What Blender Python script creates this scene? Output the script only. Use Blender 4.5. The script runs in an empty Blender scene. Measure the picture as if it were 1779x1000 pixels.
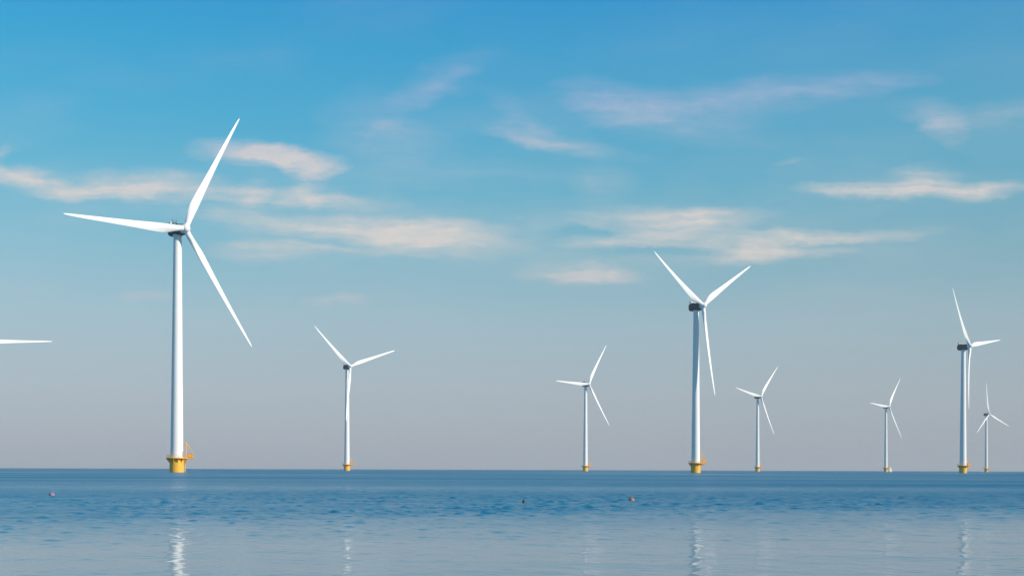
import bpy, math, random
import numpy as np
from mathutils import Vector, Matrix

S = bpy.context.scene
COL = S.collection
R = math.radians
random.seed(7)

# ------------------------------------------------------------------ camera
F_PX, W_PX = 2000.0, 1779.0            # focal length and width of the photograph, in its pixels
EYE = 1.5
ROLL = 0.0034
cam_d = bpy.data.cameras.new("camera")
cam = bpy.data.objects.new("camera", cam_d)
COL.objects.link(cam)
cam_d.sensor_fit = 'HORIZONTAL'
cam_d.sensor_width = 36.0
cam_d.lens = F_PX / W_PX * 36.0
cam_d.shift_y = 315.0 / W_PX
cam_d.clip_start = 0.1
cam_d.clip_end = 90000
cam.matrix_world = Matrix.Translation((0, 0, EYE)) @ Matrix.Rotation(R(90), 4, 'X') @ Matrix.Rotation(ROLL, 4, 'Z')
S.camera = cam
S.render.resolution_x, S.render.resolution_y = 1024, 575

S.view_settings.view_transform = 'Standard'
S.view_settings.look = 'None'
S.view_settings.exposure = 0.0
S.view_settings.gamma = 1.0
S.view_settings.use_curve_mapping = False

SUN_AZ, SUN_EL = 66.0, 25.0            # azimuth from -Y (towards the camera) to +X

# ------------------------------------------------------------------ node helpers
class NT:
    def __init__(self, tree):
        self.t = tree
    def n(self, kind, **kw):
        nd = self.t.nodes.new(kind)
        for k, v in kw.items():
            setattr(nd, k, v)
        return nd
    def put(self, sock, v):
        if v is None:
            return
        if isinstance(v, bpy.types.NodeSocket):
            self.t.links.new(v, sock)
        else:
            sock.default_value = v
    def m(self, op, a, b=None, c=None, clamp=False):
        nd = self.n('ShaderNodeMath', operation=op)
        nd.use_clamp = clamp
        for i, v in enumerate((a, b, c)):
            self.put(nd.inputs[i], v)
        return nd.outputs[0]
    def vm(self, op, a, b=None):
        nd = self.n('ShaderNodeVectorMath', operation=op)
        self.put(nd.inputs[0], a)
        self.put(nd.inputs[1], b)
        return nd.outputs[0]
    def xyz(self, x, y, z):
        nd = self.n('ShaderNodeCombineXYZ')
        for i, v in enumerate((x, y, z)):
            self.put(nd.inputs[i], v)
        return nd.outputs[0]
    def sep(self, v):
        nd = self.n('ShaderNodeSeparateXYZ')
        self.put(nd.inputs[0], v)
        return nd.outputs
    def noise(self, vec, scale=1.0, detail=2.0, rough=0.5, dist=0.0, dims='3D', color=False):
        nd = self.n('ShaderNodeTexNoise', noise_dimensions=dims)
        self.put(nd.inputs['Vector'], vec)
        nd.inputs['Scale'].default_value = scale
        nd.inputs['Detail'].default_value = detail
        nd.inputs['Roughness'].default_value = rough
        nd.inputs['Distortion'].default_value = dist
        return nd.outputs['Color' if color else 'Fac']
    def mix(self, fac, a, b, blend='MIX'):
        nd = self.n('ShaderNodeMix', data_type='RGBA', blend_type=blend)
        self.put(nd.inputs[0], fac)
        self.put(nd.inputs[6], a)
        self.put(nd.inputs[7], b)
        return nd.outputs[2]
    def step(self, x, a, b, lo=0.0, hi=1.0, kind='SMOOTHSTEP'):
        nd = self.n('ShaderNodeMapRange', interpolation_type=kind)
        self.put(nd.inputs['Value'], x)
        for k, v in zip(('From Min', 'From Max', 'To Min', 'To Max'), (a, b, lo, hi)):
            nd.inputs[k].default_value = v
        return nd.outputs[0]
    def ramp(self, fac, stops, interp='LINEAR'):
        nd = self.n('ShaderNodeValToRGB')
        cr = nd.color_ramp
        cr.interpolation = interp
        while len(cr.elements) < len(stops):
            cr.elements.new(0.5)
        for e, (p, c) in zip(cr.elements, stops):
            e.position = p
            e.color = (*c, 1)
        self.put(nd.inputs[0], fac)
        return nd.outputs[0]

def lin(*rgb):
    return tuple((c / 255 / 12.92) if c / 255 <= 0.04045 else ((c / 255 + 0.055) / 1.055) ** 2.4 for c in rgb)

# ------------------------------------------------------------------ sky
SKY_STRENGTH = 0.1
world = bpy.data.worlds.new("World")
S.world = world
world.use_nodes = True
wt = world.node_tree
wt.nodes.clear()
w = NT(wt)
sky = w.n('ShaderNodeTexSky', sky_type='NISHITA')
sky.sun_disc = False
sky.sun_elevation = R(SUN_EL)
sky.sun_rotation = R(180 - SUN_AZ)
sky.air_density, sky.dust_density, sky.ozone_density = 1.0, 1.5, 1.5
dirv = w.n('ShaderNodeTexCoord').outputs['Generated']
dx, dy, dz = w.sep(dirv)
hyp = w.m('SQRT', w.m('ADD', w.m('MULTIPLY', dx, dx), w.m('MULTIPLY', dy, dy)))
el = w.m('DIVIDE', w.m('ARCTAN2', dz, hyp), R(90))          # 0 at the horizon, 1 overhead
# clear sky: haze grey at the horizon through pale blue to azure
def stop(el_px, *rgb):
    return (math.degrees(math.atan(el_px / F_PX)) / 90, lin(*rgb))
left = [stop(0, 168, 177, 192), stop(30, 173, 181, 193), stop(130, 175, 190, 201), stop(250, 165, 196, 209),
        stop(360, 138, 193, 212), stop(470, 104, 186, 214), stop(590, 68, 176, 217), stop(720, 44, 166, 215),
        stop(830, 30, 155, 213), (0.42, lin(54, 118, 168)), (1.0, lin(48, 88, 132))]
right = [stop(0, 159, 168, 182), stop(30, 164, 172, 182), stop(130, 167, 180, 188), stop(250, 155, 183, 194),
         stop(360, 130, 177, 193), stop(470, 106, 174, 198), stop(590, 90, 168, 200), stop(720, 70, 158, 203),
         stop(830, 48, 147, 205), (0.42, lin(58, 114, 164)), (1.0, lin(48, 88, 132))]
side = w.step(w.m('ARCTAN2', dx, w.m('ABSOLUTE', dy)), R(-26), R(26), kind='LINEAR')
clear = w.mix(side, w.ramp(el, left), w.ramp(el, right))
clear = w.mix(1.0, clear, (1 / SKY_STRENGTH,) * 3 + (1,), 'MULTIPLY')
base = w.mix(0.92, sky.outputs[0], clear)

# clouds: each bank is a soft ellipse on the sky (azimuth and elevation as tangents), broken up by noise
ady = w.m('MAXIMUM', w.m('ABSOLUTE', dy), 0.02)
U = w.m('MULTIPLY_ADD', w.m('DIVIDE', dx, ady), F_PX, 889.5)
V = w.m('MULTIPLY_ADD', w.m('DIVIDE', dz, ady), -F_PX, 815.0)
P = w.xyz(U, V, 0.0)
nA = w.noise(w.vm('MULTIPLY', P, (1 / 150, 1 / 60, 0)), detail=5, rough=0.6, color=True)
wx, wy, _ = w.sep(w.vm('SUBTRACT', nA, (0.5, 0.5, 0.5)))
Pw = w.vm('ADD', P, w.xyz(w.m('MULTIPLY', wx, 130.0), w.m('MULTIPLY', wy, 46.0), 0.0))
CLOUDS = [  # x, y, half width, half height, slope (deg), weight
    # bright banks
    (440, 267, 120, 20, 3, 1.5), (490, 268, 60, 18, 0, 0.9), (545, 293, 55, 20, -4, 1.6), (515, 282, 60, 20, 20, 0.6),
    (40, 315, 140, 20, 10, 0.9), (160, 330, 130, 16, 2, 0.8), (270, 326, 160, 26, 4, 1.0), (15, 305, 60, 18, 10, 0.5),
    (480, 345, 150, 17, 0, 0.7), (432, 338, 26, 30, 20, 0.5), (600, 352, 120, 14, 0, 0.35), (535, 320, 40, 40, 0, 0.35),
    (640, 400, 270, 36, 4, 0.75), (770, 414, 140, 32, 3, 0.85), (690, 396, 190, 20, 3, 0.55), (600, 423, 130, 8, 4, -0.5), (560, 372, 150, 10, 3, -0.3), (440, 385, 140, 14, 6, 0.45),
    (470, 440, 110, 22, 0, 0.8), (580, 430, 150, 14, 0, 0.45), (260, 518, 60, 9, 0, 0.7), (580, 526, 75, 9, 0, 0.55),
    (1180, 405, 105, 26, 0, 1.0), (1010, 402, 80, 9, 0, -0.5), (1150, 438, 120, 8, 0, -0.5), (1390, 424, 110, 5, -2, -0.5), (1140, 375, 150, 22, 0, 0.9), (1230, 375, 120, 18, 0, 0.5), (1060, 420, 110, 12, 0, 0.7),
    (1310, 430, 115, 26, -4, 1.25), (1420, 412, 160, 14, -2, 1.0), (1420, 435, 100, 10, -2, 0.9), (1550, 405, 120, 10, -4, 0.45),
    (1010, 475, 115, 18, 2, 1.05), (1050, 478, 60, 14, 0, 0.6), (1230, 450, 160, 14, 0, 0.3),
    (1500, 328, 110, 14, 0, 0.9), (1600, 325, 170, 16, 0, 1.0), (1600, 305, 70, 28, 0, 0.7), (1710, 325, 90, 14, -6, 0.8),
    # milky skirts round the banks
    (520, 330, 300, 70, 0, 0.22), (640, 405, 330, 62, 3, 0.28), (1240, 400, 330, 72, 0, 0.26), (1560, 320, 260, 44, 0, 0.22),
    (180, 330, 260, 44, 3, 0.25), (1030, 475, 170, 36, 0, 0.2), (900, 440, 260, 40, 0, 0.16),
    # high thin veils
    (780, 135, 110, 34, -24, 0.42), (740, 160, 80, 18, -20, 0.3), (660, 215, 110, 60, 10, 0.36), (700, 245, 140, 40, 0, 0.22),
    (900, 205, 90, 34, 35, 0.42), (960, 245, 170, 20, 12, 0.5), (880, 235, 80, 12, 14, 0.3),
    (1060, 175, 110, 38, 6, 0.65), (1200, 185, 230, 38, -3, 0.5), (1380, 155, 220, 32, -6, 0.5), (1500, 140, 150, 20, -6, 0.26),
    (1200, 225, 220, 34, 6, 0.24), (1635, 215, 60, 34, 30, 0.62), (1720, 202, 130, 22, -8, 0.42), (1600, 190, 90, 20, 10, 0.2),
    (1370, 278, 50, 10, -8, 0.4), (1040, 320, 60, 40, 0, 0.25), (820, 300, 260, 30, 2, 0.2), (1200, 60, 260, 50, -10, 0.12),
    (1000, 390, 100, 20, 0, 0.2), (900, 370, 160, 40, 0, 0.15), (0, 270, 20, 30, 0, 0.5),
    (-300, 340, 240, 40, 4, 0.8), (2100, 300, 260, 40, -3, 0.7), (2300, 180, 300, 60, -5, 0.4), (-500, 180, 300, 60, 4, 0.4),
    (600, -260, 420, 90, -8, 0.4), (1500, -420, 500, 110, 6, 0.4),
]
tot = None
for cx, cy, rx, ry, rot, amp in CLOUDS:
    amp *= 1.3 if cy < 262 and abs(cx - 500) > 90 else 1.1
    mp = w.n('ShaderNodeMapping', vector_type='TEXTURE')
    w.put(mp.inputs['Vector'], Pw)
    mp.inputs['Location'].default_value = (cx, cy, 0)
    mp.inputs['Rotation'].default_value = (0, 0, R(rot))
    mp.inputs['Scale'].default_value = (rx * 1.15, ry * 1.25, 1)
    g = w.n('ShaderNodeTexGradient', gradient_type='SPHERICAL')
    w.put(g.inputs[0], mp.outputs[0])
    tot = w.m('MULTIPLY_ADD', g.outputs['Fac'], amp, tot if tot is not None else 0.0)
streak = w.noise(w.vm('MULTIPLY', Pw, (1 / 200, 1 / 17, 0)), detail=6, rough=0.62)
puff = w.noise(w.vm('MULTIPLY', P, (1 / 46, 1 / 24, 0)), detail=5, rough=0.6)
tex = w.m('ADD', w.m('MULTIPLY', streak, 2.1), w.m('MULTIPLY', puff, 1.3))
dens = w.m('MULTIPLY', tot, w.m('MAXIMUM', w.m('SUBTRACT', tex, 0.62), 0.0))
dens = w.m('MULTIPLY', w.step(dens, 0.02, 1.75, kind='LINEAR'), 0.92)
dens = w.m('MULTIPLY', dens, w.step(dy, 0.0, 0.15))
veil = w.m('MULTIPLY', w.step(w.noise(w.vm('MULTIPLY', Pw, (1 / 420, 1 / 130, 0)), detail=4), 0.42, 0.8), 0.16)
veil = w.m('MULTIPLY', veil, w.step(el, 0.03, 0.12))
dens = w.m('MAXIMUM', dens, veil)
ccol = w.ramp(el, [stop(250, 200, 196, 201), stop(400, 222, 214, 208), stop(520, 220, 211, 209), stop(640, 176, 186, 214), stop(800, 160, 180, 215)])
ccol = w.mix(1.0, ccol, (1 / SKY_STRENGTH,) * 3 + (1,), 'MULTIPLY')
ccol = w.mix(w.step(w.noise(w.vm('MULTIPLY', Pw, (1 / 70, 1 / 20, 0)), detail=4, rough=0.6), 0.35, 0.65), w.mix(0.18, ccol, base), ccol)
final = w.mix(dens, base, ccol)
bg = w.n('ShaderNodeBackground')
bg.inputs['Strength'].default_value = SKY_STRENGTH
w.put(bg.inputs['Color'], final)
wo = w.n('ShaderNodeOutputWorld')
wt.links.new(bg.outputs[0], wo.inputs['Surface'])

# ------------------------------------------------------------------ sun
sd = bpy.data.lights.new("sun", 'SUN')
sd.energy = 4.8
sd.angle = R(0.5)
sd.color = (1.0, 0.92, 0.79)
so = bpy.data.objects.new("sun", sd)
COL.objects.link(so)
sv = Vector((math.sin(R(SUN_AZ)) * math.cos(R(SUN_EL)), -math.cos(R(SUN_AZ)) * math.cos(R(SUN_EL)), math.sin(R(SUN_EL))))
so.rotation_euler = (-sv).to_track_quat('-Z', 'Y').to_euler()
so.location = (60, -60, 60)

# ------------------------------------------------------------------ materials
def material(name):
    m = bpy.data.materials.new(name)
    m.use_nodes = True
    m.node_tree.nodes.clear()
    t = NT(m.node_tree)
    b = t.n('ShaderNodeBsdfPrincipled')
    o = t.n('ShaderNodeOutputMaterial')
    m.node_tree.links.new(b.outputs[0], o.inputs['Surface'])
    return m, t, b

def paint(name, col, rough=0.4, dirt=None, dirt_amt=0.25, scale=(0.5, 0.5, 0.06), spec=0.4):
    m, t, b = material(name)
    pos = t.n('ShaderNodeTexCoord').outputs['Object']
    n1 = t.noise(t.vm('MULTIPLY', pos, scale), detail=5, rough=0.6)
    n2 = t.noise(t.vm('MULTIPLY', pos, (1.7, 1.7, 1.7)), detail=3)
    f = t.m('MULTIPLY', t.step(t.m('ADD', t.m('MULTIPLY', n1, 0.75), t.m('MULTIPLY', n2, 0.25)), 0.45, 0.75), dirt_amt)
    c = t.mix(f, (*col, 1), (*(dirt or tuple(x * 0.6 for x in col)), 1))
    t.put(b.inputs['Base Color'], c)
    t.put(b.inputs['Roughness'], t.step(n2, 0.2, 0.8, rough - 0.08, rough + 0.1))
    b.inputs['Specular IOR Level'].default_value = spec
    return m

M_WHITE = paint('white_tower_paint', (0.82, 0.82, 0.80), 0.42, (0.60, 0.58, 0.54), 0.22)
M_BLADE = paint('white_blade_gelcoat', (0.84, 0.84, 0.83), 0.35, (0.66, 0.66, 0.64), 0.15, (0.3, 0.3, 0.1))
M_NAC = paint('shade_toned_nacelle', (0.055, 0.068, 0.072), 0.5, (0.03, 0.04, 0.045), 0.4, (0.6, 0.6, 0.3))  # pale grey housing, its shaded look put into the base colour all round
M_COOL = paint('pale_cooler_paint', (0.68, 0.64, 0.62), 0.5, (0.4, 0.36, 0.34), 0.3)
M_YEL = paint('yellow_marine_paint', (0.88, 0.46, 0.045), 0.45, (0.62, 0.28, 0.03), 0.4, (0.9, 0.9, 0.14))
M_ORANGE = paint('orange_crane_paint', (0.82, 0.36, 0.05), 0.45, (0.5, 0.2, 0.03), 0.3)
M_STEEL = paint('galvanised_steel', (0.38, 0.38, 0.37), 0.45, (0.2, 0.18, 0.16), 0.4)
M_DARK = paint('dark_rubber', (0.03, 0.03, 0.035), 0.6)
M_SAIL = paint('white_sailcloth', (0.78, 0.76, 0.70), 0.8)
M_HULL = paint('white_boat_hull', (0.78, 0.78, 0.76), 0.3)
M_BUOY_O = paint('orange_float_plastic', (0.38, 0.18, 0.10), 0.45, (0.45, 0.25, 0.15), 0.5, (6, 6, 6))
M_BUOY_P = paint('faded_pink_float_plastic', (0.26, 0.19, 0.27), 0.5, (0.30, 0.24, 0.30), 0.5, (6, 6, 6))
M_BUOY_D = paint('dark_red_float_plastic', (0.07, 0.018, 0.03), 0.5, (0.03, 0.02, 0.03), 0.5, (6, 6, 6))

def water_material():
    m, t, b = material('sea_water')
    pos = t.n('ShaderNodeTexCoord').outputs['Object']
    ruffle = t.n('ShaderNodeAttribute', attribute_name='ruffle').outputs['Fac']    # how much wind the water feels there
    # ripples too small for the mesh
    a_fine = t.m('MULTIPLY_ADD', ruffle, 0.010, 0.0016)
    def height(p):
        fi = t.noise(t.vm('MULTIPLY', p, (2.4, 3.4, 0)), detail=1, rough=0.5, dist=0.3)
        return t.m('MULTIPLY', fi, a_fine)
    EPS = 0.04
    h0 = height(pos)
    hx = height(t.vm('ADD', pos, (EPS, 0, 0)))
    hy = height(t.vm('ADD', pos, (0, EPS, 0)))
    sx = t.m('DIVIDE', t.m('SUBTRACT', h0, hx), EPS)
    sy = t.m('DIVIDE', t.m('SUBTRACT', h0, hy), EPS)
    nrm = t.n('ShaderNodeNewGeometry').outputs['Normal']
    t.put(b.inputs['Normal'], t.vm('NORMALIZE', t.vm('ADD', nrm, t.xyz(sx, sy, 0.0))))
    py = t.sep(pos)[1]
    shoal = t.m('MULTIPLY_ADD', t.m('SUBTRACT', t.noise(t.vm('MULTIPLY', pos, (0.03, 0.15, 0)), detail=3), 0.5), 16.0, py)
    t.put(b.inputs['Base Color'], t.mix(t.step(shoal, 16.0, 40.0), (0.14, 0.235, 0.30, 1), (0.009, 0.155, 0.285, 1)))   # sandy shallows, then deep blue
    gust = t.noise(t.vm('MULTIPLY', pos, (0.35, 0.5, 0)), detail=3, rough=0.6)
    far = t.step(t.m('ABSOLUTE', t.sep(pos)[1]), 50.0, 130.0)
    rmax = t.m('ADD', t.step(gust, 0.3, 0.7, 0.15, 0.26), t.m('MULTIPLY', far, 0.12))
    t.put(b.inputs['Roughness'], t.m('MULTIPLY_ADD', ruffle, rmax, 0.10))
    b.inputs['IOR'].default_value = 1.333
    return m
M_WATER = water_material()

# ------------------------------------------------------------------ mesh helpers
class MB:
    def __init__(self):
        self.v, self.f, self.s = [], [], []
    def add(self, verts, faces, smooth=True, M=None):
        o = len(self.v)
        self.v += [tuple(M @ Vector(p)) if M else tuple(p) for p in verts]
        self.f += [tuple(i + o for i in f) for f in faces]
        self.s += [smooth] * len(faces)
        return self
    def loft(self, rings, cap=True, smooth=True, M=None, closed=False):
        n = len(rings[0])
        verts = [p for r in rings for p in r]
        faces = []
        k = len(rings)
        for i in range(k if closed else k - 1):
            a, c = i * n, ((i + 1) % k) * n
            faces += [(a + j, a + (j + 1) % n, c + (j + 1) % n, c + j) for j in range(n)]
        self.add(verts, faces, smooth, M)
        if cap and not closed:
            o = len(self.v) - len(verts)
            self.f += [tuple(o + j for j in reversed(range(n))), tuple(o + (k - 1) * n + j for j in range(n))]
            self.s += [False, False]
        return self
    def lathe(self, prof, n=32, cap=True, smooth=True, M=None):
        return self.loft([[(r * math.cos(2 * math.pi * j / n), r * math.sin(2 * math.pi * j / n), z) for j in range(n)] for r, z in prof], cap, smooth, M)
    def tube(self, a, b, r, r2=None, n=10):
        a, b = Vector(a), Vector(b)
        d = b - a
        q = d.to_track_quat('Z', 'Y').to_matrix().to_4x4()
        return self.lathe([(r, 0), (r2 or r, d.length)], n, M=Matrix.Translation(a) @ q)
    def torus(self, c, Rr, r, n=40, k=6):
        rings = []
        for i in range(n):
            a = 2 * math.pi * i / n
            rings.append([(c[0] + (Rr + r * math.cos(2 * math.pi * j / k)) * math.cos(a), c[1] + (Rr + r * math.cos(2 * math.pi * j / k)) * math.sin(a), c[2] + r * math.sin(2 * math.pi * j / k)) for j in range(k)])
        return self.loft(rings, False, True, None, True)
    def box(self, c, size, bev=0.04, M=None):
        x, y, z = (s / 2 for s in size)
        bv = min(bev, x * 0.9, y * 0.9, z * 0.9)
        def ring(ix, iy, zz):
            return [(ix, iy - bv, zz), (ix - bv, iy, zz), (-ix + bv, iy, zz), (-ix, iy - bv, zz), (-ix, -iy + bv, zz), (-ix + bv, -iy, zz), (ix - bv, -iy, zz), (ix, -iy + bv, zz)]
        rings = [ring(x - bv, y - bv, -z), ring(x, y, -z + bv), ring(x, y, z - bv), ring(x - bv, y - bv, z)]
        T = Matrix.Translation(c)
        return self.loft(rings, True, False, (M @ T) if M else T)
    def build(self, name, mat, parent=None, local=None):
        me = bpy.data.meshes.new(name)
        me.from_pydata(self.v, [], self.f)
        me.polygons.foreach_set('use_smooth', self.s)
        me.materials.append(mat)
        me.update()
        me.set_sharp_from_angle(angle=R(32))
        o = bpy.data.objects.new(name, me)
        COL.objects.link(o)
        if parent:
            o.parent = parent
        if local is not None:
            o.matrix_local = local
        return o

def tag(o, label=None, cat=None, group=None, kind=None):
    for k, v in (('label', label), ('category', cat), ('group', group), ('kind', kind)):
        if v:
            o[k] = v
    return o

def empty(name, loc, rz=0.0):
    o = bpy.data.objects.new(name, None)
    o.empty_display_size = 1
    COL.objects.link(o)
    o.location = loc
    o.rotation_euler = (0, 0, rz)
    return o

# ------------------------------------------------------------------ water
def sea():
    rng = np.random.default_rng(11)
    inner = np.linspace(-31, 31, 860)
    outer = np.concatenate([np.linspace(32, 60, 90), np.linspace(62, 298, 60), np.linspace(300, 328, 90)])
    ang = np.radians(np.concatenate([inner, outer]))
    rad = np.concatenate([[0.5, 3, 6, 9], np.geomspace(11, 140, 1100), np.geomspace(141, 260, 120), np.geomspace(266, 30000, 50)])
    A, D = np.meshgrid(ang, rad)
    X, Y = D * np.sin(A), D * np.cos(A)
    sm = lambda x, a, b: (lambda u: u * u * (3 - 2 * u))(np.clip((x - a) / (b - a), 0, 1))
    def lowf(sx, sy, n, seed):
        g = np.random.default_rng(seed)
        o = np.zeros_like(X)
        for _ in range(n):
            kx, ky = g.normal() / sx, g.normal() / sy
            o += np.cos(kx * X + ky * Y + g.uniform(0, 6.28))
        return o / math.sqrt(n / 2)
    # wind on the water: glassy strip by the beach, ruffled outside it
    edge = Y + 1.6 * lowf(9, 4.5, 14, 3) - 0.30 * np.clip(X, -20, 20)
    ruf = 0.22 * sm(edge, 23, 28) + 0.78 * sm(edge, 27, 44)
    ruf *= np.clip(0.92 + 0.17 * lowf(60, 9, 16, 5) * sm(Y, 25, 60), 0.35, 1.3)
    ruf += 0.12 * sm(lowf(16, 0.9, 12, 9), 1.0, 2.2) * (1 - sm(Y, 22, 34))
    # waves
    H = np.zeros_like(X)
    rowd = D * 0.0024
    cold = D * 0.00126
    for i in range(90):
        lam = math.exp(rng.uniform(math.log(0.22), math.log(1.25)))
        th = rng.normal(0.25, 0.95)
        k = 2 * math.pi / lam
        kx, ky = k * math.sin(th), k * math.cos(th)
        step = np.abs(ky) * rowd + np.abs(kx) * cold
        keep = 1 - sm(step, 0.9, 1.9)
        H += lam ** 0.6 * keep * np.cos(kx * X + ky * Y + rng.uniform(0, 6.28))
    rms = 5.6
    H = H / rms
    H = H + 0.22 * (H * H - 1)
    swell = 0.0046 * lowf(1.1, 0.55, 16, 21) * (1 - sm(D, 40, 90))
    group = 1 + 0.25 * lowf(4, 6, 14, 31)
    dense = 1 - sm(np.abs(np.degrees(A + math.pi) % 360 - 180), 30, 31)
    amp = (0.0021 + 0.0175 * np.clip(ruf, 0, 1.2) * np.clip(group, 0.3, 2)) * (1 - sm(D, 120, 250)) * dense
    Z = amp * H + swell * dense
    Z[0:4] = 0
    n, mrow = len(ang), len(rad)
    co = np.stack([X, Y, Z], -1).reshape(-1, 3)
    j, i = np.meshgrid(np.arange(n), np.arange(mrow - 1))
    j2 = (j + 1) % n
    quads = np.stack([i * n + j2, i * n + j, (i + 1) * n + j, (i + 1) * n + j2], -1).reshape(-1, 4)
    me = bpy.data.meshes.new('water')
    nf = len(quads)
    me.vertices.add(len(co))
    me.vertices.foreach_set('co', co.astype(np.float32).ravel())
    me.loops.add(nf * 4 + n)
    me.polygons.add(nf + 1)
    me.loops.foreach_set('vertex_index', np.concatenate([quads.ravel(), np.arange(n)[::-1]]).astype(np.int32))
    me.polygons.foreach_set('loop_start', np.append(np.arange(nf) * 4, nf * 4).astype(np.int32))
    me.polygons.foreach_set('loop_total', np.append(np.full(nf, 4), n).astype(np.int32))
    me.polygons.foreach_set('use_smooth', np.ones(nf + 1, dtype=bool))
    me.attributes.new('ruffle', 'FLOAT', 'POINT').data.foreach_set('value', ruf.astype(np.float32).ravel())
    me.materials.append(M_WATER)
    me.update(calc_edges=True)
    me.validate()
    o = bpy.data.objects.new('water', me)
    COL.objects.link(o)
    tag(o, 'calm blue sea, glassy near the shore and ruffled farther out', kind='structure')
sea()

# ------------------------------------------------------------------ wind turbines
HUB, OV, BL, PREBEND = 95.0, 5.0, 52.0, 3.5
DECK = 5.7

def blade_mesh():
    # span: radius, chord, thickness ratio, twist (deg), blend from circle (0) to airfoil (1)
    st = [(1.0, 2.2, 1, 0, 0), (2.5, 2.2, 1, 0, 0), (4.5, 2.5, .75, 14, .45), (7, 3.1, .48, 13, .85), (10, 3.5, .34, 11, 1), (13, 3.4, .29, 9, 1), (17, 3.05, .26, 7, 1),
          (22, 2.6, .23, 5, 1), (28, 2.15, .21, 3.2, 1), (34, 1.75, .19, 2, 1), (40, 1.4, .18, 1, 1), (45, 1.08, .17, .3, 1), (49, .78, .16, 0, 1), (51.2, .46, .16, 0, 1), (52, .12, .2, 0, 1)]
    n = 24
    rings = []
    for r, c, tr, tw, bl in st:
        ring = []
        pb = -PREBEND * (r / BL) ** 1.6
        for j in range(n):
            a = 2 * math.pi * j / n
            xc = 0.5 * (1 + math.cos(a))                       # 1 at the trailing edge
            th = 5 * tr * (0.2969 * math.sqrt(max(xc, 0)) - 0.126 * xc - 0.3516 * xc ** 2 + 0.2843 * xc ** 3 - 0.1036 * xc ** 4)
            ax, ay = (0.32 - xc) * c, th * c * (1 if math.sin(a) >= 0 else -1) * (1 if abs(math.sin(a)) > 1e-6 else 0)
            cx_, cy_ = -0.5 * c * math.cos(a), 0.5 * c * math.sin(a)
            x, y = cx_ * (1 - bl) + ax * bl, cy_ * (1 - bl) + ay * bl
            t = R(tw)
            ring.append((x * math.cos(t) - y * math.sin(t), -x * math.sin(t) - y * math.cos(t) + pb, r))
        rings.append(ring)
    return MB().loft(rings)

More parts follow.
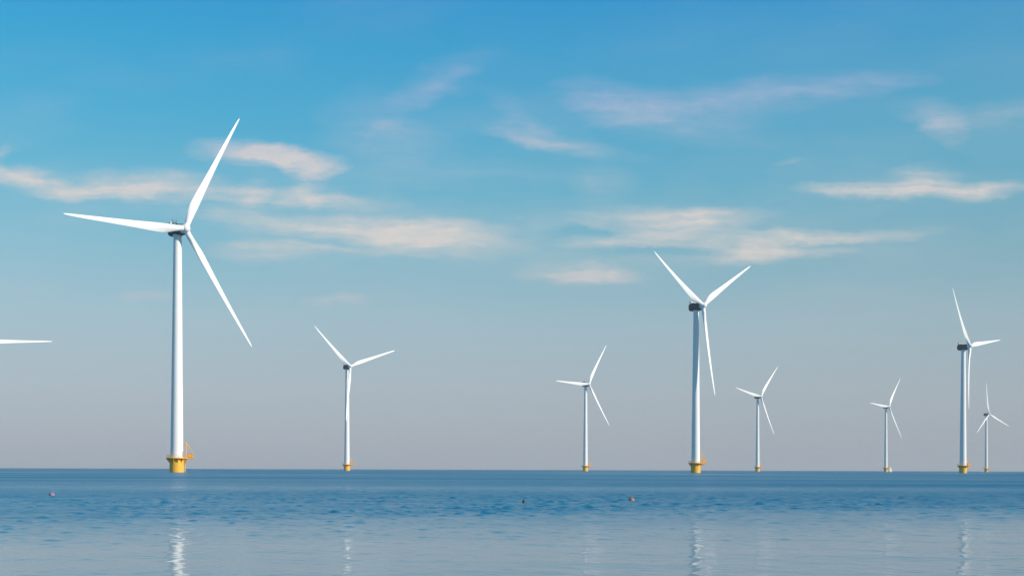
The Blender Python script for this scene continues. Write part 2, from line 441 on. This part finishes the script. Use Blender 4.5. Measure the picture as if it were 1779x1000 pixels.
def make_turbine():
    root = empty('wind_turbine', (0, 0, 0))
    # yellow foundation rising out of the water
    b = MB()
    b.lathe([(2.75, -3), (2.75, 4.6), (2.95, 4.75), (3.15, 5.1), (3.3, DECK - 0.32), (2.6, DECK - 0.3)], 48)
    for k in range(12):
        a = 2 * math.pi * k / 12 + 0.13
        M = Matrix.Rotation(a, 4, 'Z')
        b.add([(2.7, -.06, 3.6), (2.7, .06, 3.6), (4.0, -.06, 5.2), (4.0, .06, 5.2), (2.7, -.06, 5.36), (2.7, .06, 5.36), (4.0, -.06, 5.36), (4.0, .06, 5.36)],
              [(0, 1, 3, 2), (0, 2, 6, 4), (1, 5, 7, 3), (2, 3, 7, 6), (0, 4, 5, 1), (4, 6, 7, 5)], False, M)
    b.build('foundation', M_YEL, root)
    # platform ring with an outrigger bay on the crane side
    b = MB()
    b.lathe([(2.5, DECK - 0.3), (4.15, DECK - 0.3), (4.2, DECK - 0.26), (4.2, DECK - 0.02), (4.15, DECK), (2.5, DECK)], 48)
    b.box((5.0, 0, DECK - 0.17), (3.0, 3.2, 0.28))
    b.tube((2.7, 1.2, 3.4), (6.1, 1.3, DECK - 0.3), 0.11)
    b.tube((2.7, -1.2, 3.4), (6.1, -1.3, DECK - 0.3), 0.11)
    plat = b.build('platform', M_YEL, root)
    b = MB()
    gap = 0.42
    for z in (0.55, 1.1):
        pts = [(4.1 * math.cos(a), 4.1 * math.sin(a), DECK + z) for a in [gap + (2 * math.pi - 2 * gap) * i / 36 for i in range(37)]]
        pts += [(6.4, -1.5, DECK + z), (6.4, 1.5, DECK + z), pts[0]]
        for p, q in zip(pts, pts[1:]):
            b.tube(p, q, 0.045, n=6)
    for i in range(19):
        a = gap + (2 * math.pi - 2 * gap) * i / 18
        b.tube((4.1 * math.cos(a), 4.1 * math.sin(a), DECK), (4.1 * math.cos(a), 4.1 * math.sin(a), DECK + 1.1), 0.045, n=6)
    for p in ((6.4, -1.5), (6.4, 0), (6.4, 1.5), (5.2, -1.6), (5.2, 1.6)):
        b.tube((*p, DECK), (*p, DECK + 1.1), 0.045, n=6)
    b.build('railing', M_YEL, plat)
    b = MB()
    b.box((5.1, 0.25, DECK + 0.75), (1.9, 1.7, 1.5), 0.1)
    b.box((5.1, 0.25, DECK + 1.56), (2.05, 1.85, 0.1), 0.03)
    b.build('equipment_cabinet', M_ORANGE, plat)
    # davit crane
    b = MB()
    b.lathe([(0.34, 0), (0.34, 0.15), (0.2, 0.2), (0.17, 5.6), (0.26, 5.65), (0.26, 6.1), (0.05, 6.15)], 16, M=Matrix.Translation((3.45, -0.9, DECK)))
    cr = b.build('crane_post', M_YEL, root)
    b = MB()
    b.tube((3.45, -0.9, DECK + 5.85), (6.0, -0.9, DECK + 2.1), 0.17, 0.11)
    b.tube((3.45, -0.9, DECK + 5.2), (5.0, -0.9, DECK + 3.5), 0.08)
    b.tube((6.0, -0.9, DECK + 2.1), (6.0, -0.9, DECK + 1.2), 0.04)
    b.box((3.45, -0.9, DECK + 5.5), (0.7, 0.6, 0.6), 0.08)
    b.build('jib', M_YEL, cr)
    # boat landing: two fender tubes and a ladder
    b = MB()
    A = Matrix.Rotation(R(48), 4, 'Z')
    for s in (-0.75, 0.75):
        p0, p1 = A @ Vector((3.75, s, -2)), A @ Vector((3.75, s, DECK - 0.3))
        b.tube(p0, p1, 0.17)
        for z in (0.8, 3.6):
            b.tube(A @ Vector((2.6, s * 0.9, z)), A @ Vector((3.75, s, z)), 0.1)
    b.build('boat_landing', M_YEL, root)
    b = MB()
    for s in (-0.24, 0.24):
        b.tube(A @ Vector((3.3, s, -2)), A @ Vector((3.3, s, DECK + 1)), 0.04, n=6)
    for i in range(24):
        b.tube(A @ Vector((3.3, -0.24, -1.6 + i * 0.32)), A @ Vector((3.3, 0.24, -1.6 + i * 0.32)), 0.022, n=6)
    b.build('ladder', M_STEEL, root)
    # tower in three bolted sections
    b = MB()
    prof = [(2.62, DECK), (2.62, DECK + 0.15), (2.46, DECK + 0.17)]
    z0, z1, r0, r1 = DECK + 0.17, HUB - 2.3, 2.46, 1.55
    for zf in (0.27, 0.60):
        z = z0 + (z1 - z0) * zf
        r = r0 + (r1 - r0) * zf
        prof += [(r, z - 0.1), (r + 0.05, z - 0.08), (r + 0.05, z + 0.08), (r, z + 0.1)]
    prof += [(r1, z1 - 0.4), (r1 + 0.25, z1 - 0.2), (r1 + 0.25, z1 + 0.4)]
    b.lathe(prof, 64)
    tw = b.build('tower', M_WHITE, root)
    b = MB()
    D = Matrix.Rotation(R(-20), 4, 'Z')
    b.box((2.44, 0, DECK + 1.4), (0.14, 0.95, 2.2), 0.06, D)
    b.build('door', M_STEEL, tw)
    # nacelle: rounded drum housing
    def ry(w_, h_, y, zc=0.0, n=32, p=3.2):
        out = []
        for j in range(n):
            a = 2 * math.pi * j / n
            c, s = math.cos(a), math.sin(a)
            out.append((w_ * math.copysign(abs(c) ** (2 / p), c), y, zc + h_ * math.copysign(abs(s) ** (2 / p), s)))
        return out
    b = MB()
    b.loft([ry(1.7, 1.75, -3.05), ry(2.05, 2.1, -2.95), ry(2.12, 2.2, -2.6), ry(2.12, 2.2, -1.25), ry(2.0, 2.1, -1.15), ry(2.0, 2.1, -0.95), ry(2.1, 2.2, -0.85),
            ry(2.1, 2.25, 2.6), ry(2.0, 2.15, 3.6), ry(1.75, 1.85, 4.15), ry(1.4, 1.5, 4.25)])
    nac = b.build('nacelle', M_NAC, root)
    b = MB()
    b.box((0, 3.1, 2.85), (3.3, 1.1, 1.25), 0.16)
    b.box((0, 1.6, 2.4), (2.2, 1.9, 0.4), 0.12)
    b.build('cooler', M_COOL, nac)
    b = MB()
    for s in (-0.9, 0.9):
        b.tube((s, 2.2, 2.2), (s, 2.2, 4.3), 0.06, 0.04, 6)
        b.box((s, 2.2, 4.35), (0.34, 0.34, 0.16), 0.04)
    b.tube((-0.9, 2.2, 3.9), (0.9, 2.2, 3.9), 0.04, n=6)
    b.build('weather_mast', M_DARK, nac)
    # hub with spinner nose, three blades
    b = MB()
    Q = Matrix.Rotation(R(90), 4, 'X')                        # +Z becomes -Y (forward)
    b.lathe([(1.2, -1.9), (1.62, -1.75), (1.72, -1.0), (1.75, 0.3), (1.62, 1.0), (1.3, 1.6), (0.8, 2.0), (0.3, 2.18), (0.05, 2.2)], 40, M=Q)
    for k in range(3):
        b.lathe([(1.22, 0.5), (1.22, 1.75), (1.12, 1.85)], 28, M=Matrix.Rotation(R(120 * k), 4, 'Y'))
    hub = b.build('hub', M_BLADE, root)
    blades = []
    bm = blade_mesh()
    first = bm.build('blade', M_BLADE, root)
    blades.append(first)
    for k in range(2):
        c = first.copy()
        COL.objects.link(c)
        c.parent = root
        blades.append(c)
    return root

def copy_tree(o, parent=None):
    c = o.copy()
    COL.objects.link(c)
    c.parent = parent
    for ch in list(o.children):
        copy_tree(ch, c)
    return c

BASE_RZ = R(15)
def pose(root, x, y, yaw, theta, tilt=4.0, span=1.0):
    root.location = (x, y, 0)
    root.rotation_euler = (0, 0, BASE_RZ)
    A = Matrix.Translation((0, 0, HUB)) @ Matrix.Rotation(R(yaw) - BASE_RZ, 4, 'Z')
    T = A @ Matrix.Rotation(-R(tilt), 4, 'X') @ Matrix.Translation((0, -OV, 0))
    k = 0
    for ch in root.children:
        kind = ch.name.split('.')[0]
        if kind == 'nacelle':
            ch.matrix_local = A
        elif kind in ('hub', 'blade'):
            th = R(theta)
            if kind == 'blade':
                th += 2 * math.pi * k / 3
                k += 1
            ch.matrix_local = T @ Matrix.Rotation(th, 4, 'Y') @ (Matrix.Diagonal((1, 1, span, 1)) if kind == 'blade' else Matrix.Identity(4))

GROUP = 'white wind turbines on yellow bases standing in the sea'
TURBINES = [
    (-131.75, 452.5, 50.9, 25.9, 0.0, 1.02, 'largest and nearest white wind turbine, one blade pointing left and yellow base with crane'),
    (-151.7, 1057.7, 42.7, 70.3, 4.0, 1.0, 'white wind turbine next right of the largest, lowest blade hanging along its tower'),
    (80.8, 1267.6, 39.9, 30.9, 4.0, 1.0, 'small wind turbine left of the tall V-bladed one, its left blade level'),
    (105.4, 660.8, 43.5, 58.0, 4.0, 1.0, 'second largest white wind turbine, two blades raised in a wide V'),
    (313.3, 1469.0, 38.3, 39.6, 4.0, 1.0, 'small wind turbine just right of the tall V-bladed one, left blade slightly raised'),
    (341.1, 870.7, 46.0, 80.6, 4.0, 1.0, 'tall wind turbine near right edge, one blade pointing level right'),
    (548.4, 1689.0, 38.4, 33.7, 4.0, 1.0, 'tiny distant wind turbine with a small white sailing boat beside its base'),
    (784.3, 1904.0, 33.3, -8.2, 4.0, 1.0, 'smallest and farthest wind turbine, one blade pointing straight up, at the far right'),
    (-402.5, 868.0, 40.0, 85.5, 4.0, 1.0, 'wind turbine cut off by the left edge, only one level white blade reaching into view'),
]
proto = make_turbine()
for i, (x, y, yaw, th, tilt, span, label) in enumerate(TURBINES):
    o = proto if i == 0 else copy_tree(proto)
    pose(o, x, y, yaw, th, tilt, span)
    tag(o, label, 'wind turbine', GROUP)

# ------------------------------------------------------------------ sailing boat by the far turbine
def sailboat(x, y, rz):
    root = empty('sailing_boat', (x, y, 0), rz)
    tag(root, 'tiny white sailing boat beside the yellow base of a far wind turbine', 'boat')
    rings = []
    for t, wd, dp in ((-3.2, 0.75, 0.3), (-2.6, 0.95, 0.45), (-1, 1.15, 0.55), (0.8, 1.05, 0.5), (2.2, 0.65, 0.38), (3.1, 0.2, 0.2), (3.4, 0.03, 0.05)):
        rings.append([(t, wd, 0.75), (t, wd * 0.92, 0.2), (t, wd * 0.45, -dp * 0.6), (t, 0, -dp), (t, -wd * 0.45, -dp * 0.6), (t, -wd * 0.92, 0.2), (t, -wd, 0.75)])
    h = MB().loft(rings).build('hull', M_HULL, root)
    b = MB()
    b.box((0.1, 0, 0.95), (2.2, 1.2, 0.42), 0.12)
    b.build('cabin', M_HULL, h)
    b = MB()
    b.tube((0.9, 0, 0.6), (0.9, 0, 8.2), 0.07, 0.04)
    b.tube((0.9, 0, 1.7), (-2.8, 0, 1.75), 0.06)
    b.build('mast', M_STEEL, root)
    def cloth(a, c, d, belly):
        a, c, d = Vector(a), Vector(c), Vector(d)
        n = 8
        front, idx = [], {}
        for i in range(n + 1):
            for j in range(n + 1 - i):
                u, v = i / n, j / n
                p = a * (1 - u - v) + c * u + d * v
                p.y += belly * 27 * u * v * (1 - u - v)
                idx[i, j] = len(front)
                front.append(tuple(p))
        m = len(front)
        fs = []
        for i in range(n):
            for j in range(n - i):
                fs.append((idx[i, j], idx[i + 1, j], idx[i, j + 1]))
                if i + j < n - 1:
                    fs.append((idx[i + 1, j], idx[i + 1, j + 1], idx[i, j + 1]))
        vs = front + [(x_, y_ + 0.03, z_) for x_, y_, z_ in front]
        return MB().add(vs, fs + [tuple(q + m for q in reversed(f)) for f in fs])
    cloth((0.82, 0, 1.9), (-2.7, 0, 1.9), (0.82, 0, 8.0), 0.35).build('mainsail', M_SAIL, root)
    cloth((3.2, 0, 0.95), (1.05, 0, 1.2), (1.0, 0, 7.2), 0.3).build('jib_sail', M_SAIL, root)
sailboat(544.5, 1655, R(218))

# ------------------------------------------------------------------ floats bobbing in front
def buoy(x, y, r, h, m, label, tilt):
    root = empty('buoy', (x, y, 0))
    root.rotation_euler = (R(tilt), R(tilt * 0.7), 0)
    tag(root, label, 'buoy', 'small marker floats on the water')
    b = MB()
    b.lathe([(0.02, -h * 0.55), (r * 0.7, -h * 0.45), (r, -h * 0.1), (r, h * 0.25), (r * 0.86, h * 0.55), (r * 0.5, h * 0.75), (r * 0.2, h * 0.82), (r * 0.16, h), (0.01, h * 1.02)], 28)
    b.build('float_body', m, root)
    b = MB()
    rr = r * 0.2
    b.loft([[(rr * math.cos(a) + 0.2 * rr * math.cos(a) * math.cos(c), 0.2 * rr * math.sin(c), h * 1.02 + rr * 0.8 + rr * math.sin(a) * (1 + 0.2 * math.cos(c))) for c in [2 * math.pi * j / 8 for j in range(8)]] for a in [2 * math.pi * i / 20 for i in range(20)]], False, True, None, True)
    b.build('ring', M_STEEL, root)

def on_water(px, py):
    c, s = math.cos(0.00337), math.sin(0.00337)
    a, bb = px - 889.5, -(py - 815.0)
    u, v = c * a - s * bb, s * a + c * bb
    d = F_PX * EYE / -v
    return u / F_PX * d, d
x, y = on_water(90, 860)
buoy(x, y, 0.16, 0.21, M_BUOY_P, 'faded pink float on the water left of the largest wind turbine', 6)
x, y = on_water(910, 873)
buoy(x, y, 0.07, 0.17, M_BUOY_D, 'tiny dark red float on the water, smallest and darkest of the floats', -8)
x, y = on_water(1097, 869)
buoy(x, y, 0.15, 0.19, M_BUOY_O, 'orange float on the water left of the tall wind turbine with V-raised blades', 5)

# ------------------------------------------------------------------ sea haze
def haze(density):
    m = bpy.data.materials.new('sea_haze')
    m.use_nodes = True
    nt = m.node_tree
    nt.nodes.clear()
    v = nt.nodes.new('ShaderNodeVolumePrincipled')
    v.inputs['Color'].default_value = (0.84, 0.86, 0.90, 1)
    v.inputs['Density'].default_value = density
    o = nt.nodes.new('ShaderNodeOutputMaterial')
    nt.links.new(v.outputs[0], o.inputs['Volume'])
    b = MB()
    b.box((0, 0, 84), (62000, 62000, 172), 0.5)
    h = b.build('haze', m)
    tag(h, 'thin pale sea haze lying over the whole water', kind='stuff')
haze(0.0001)
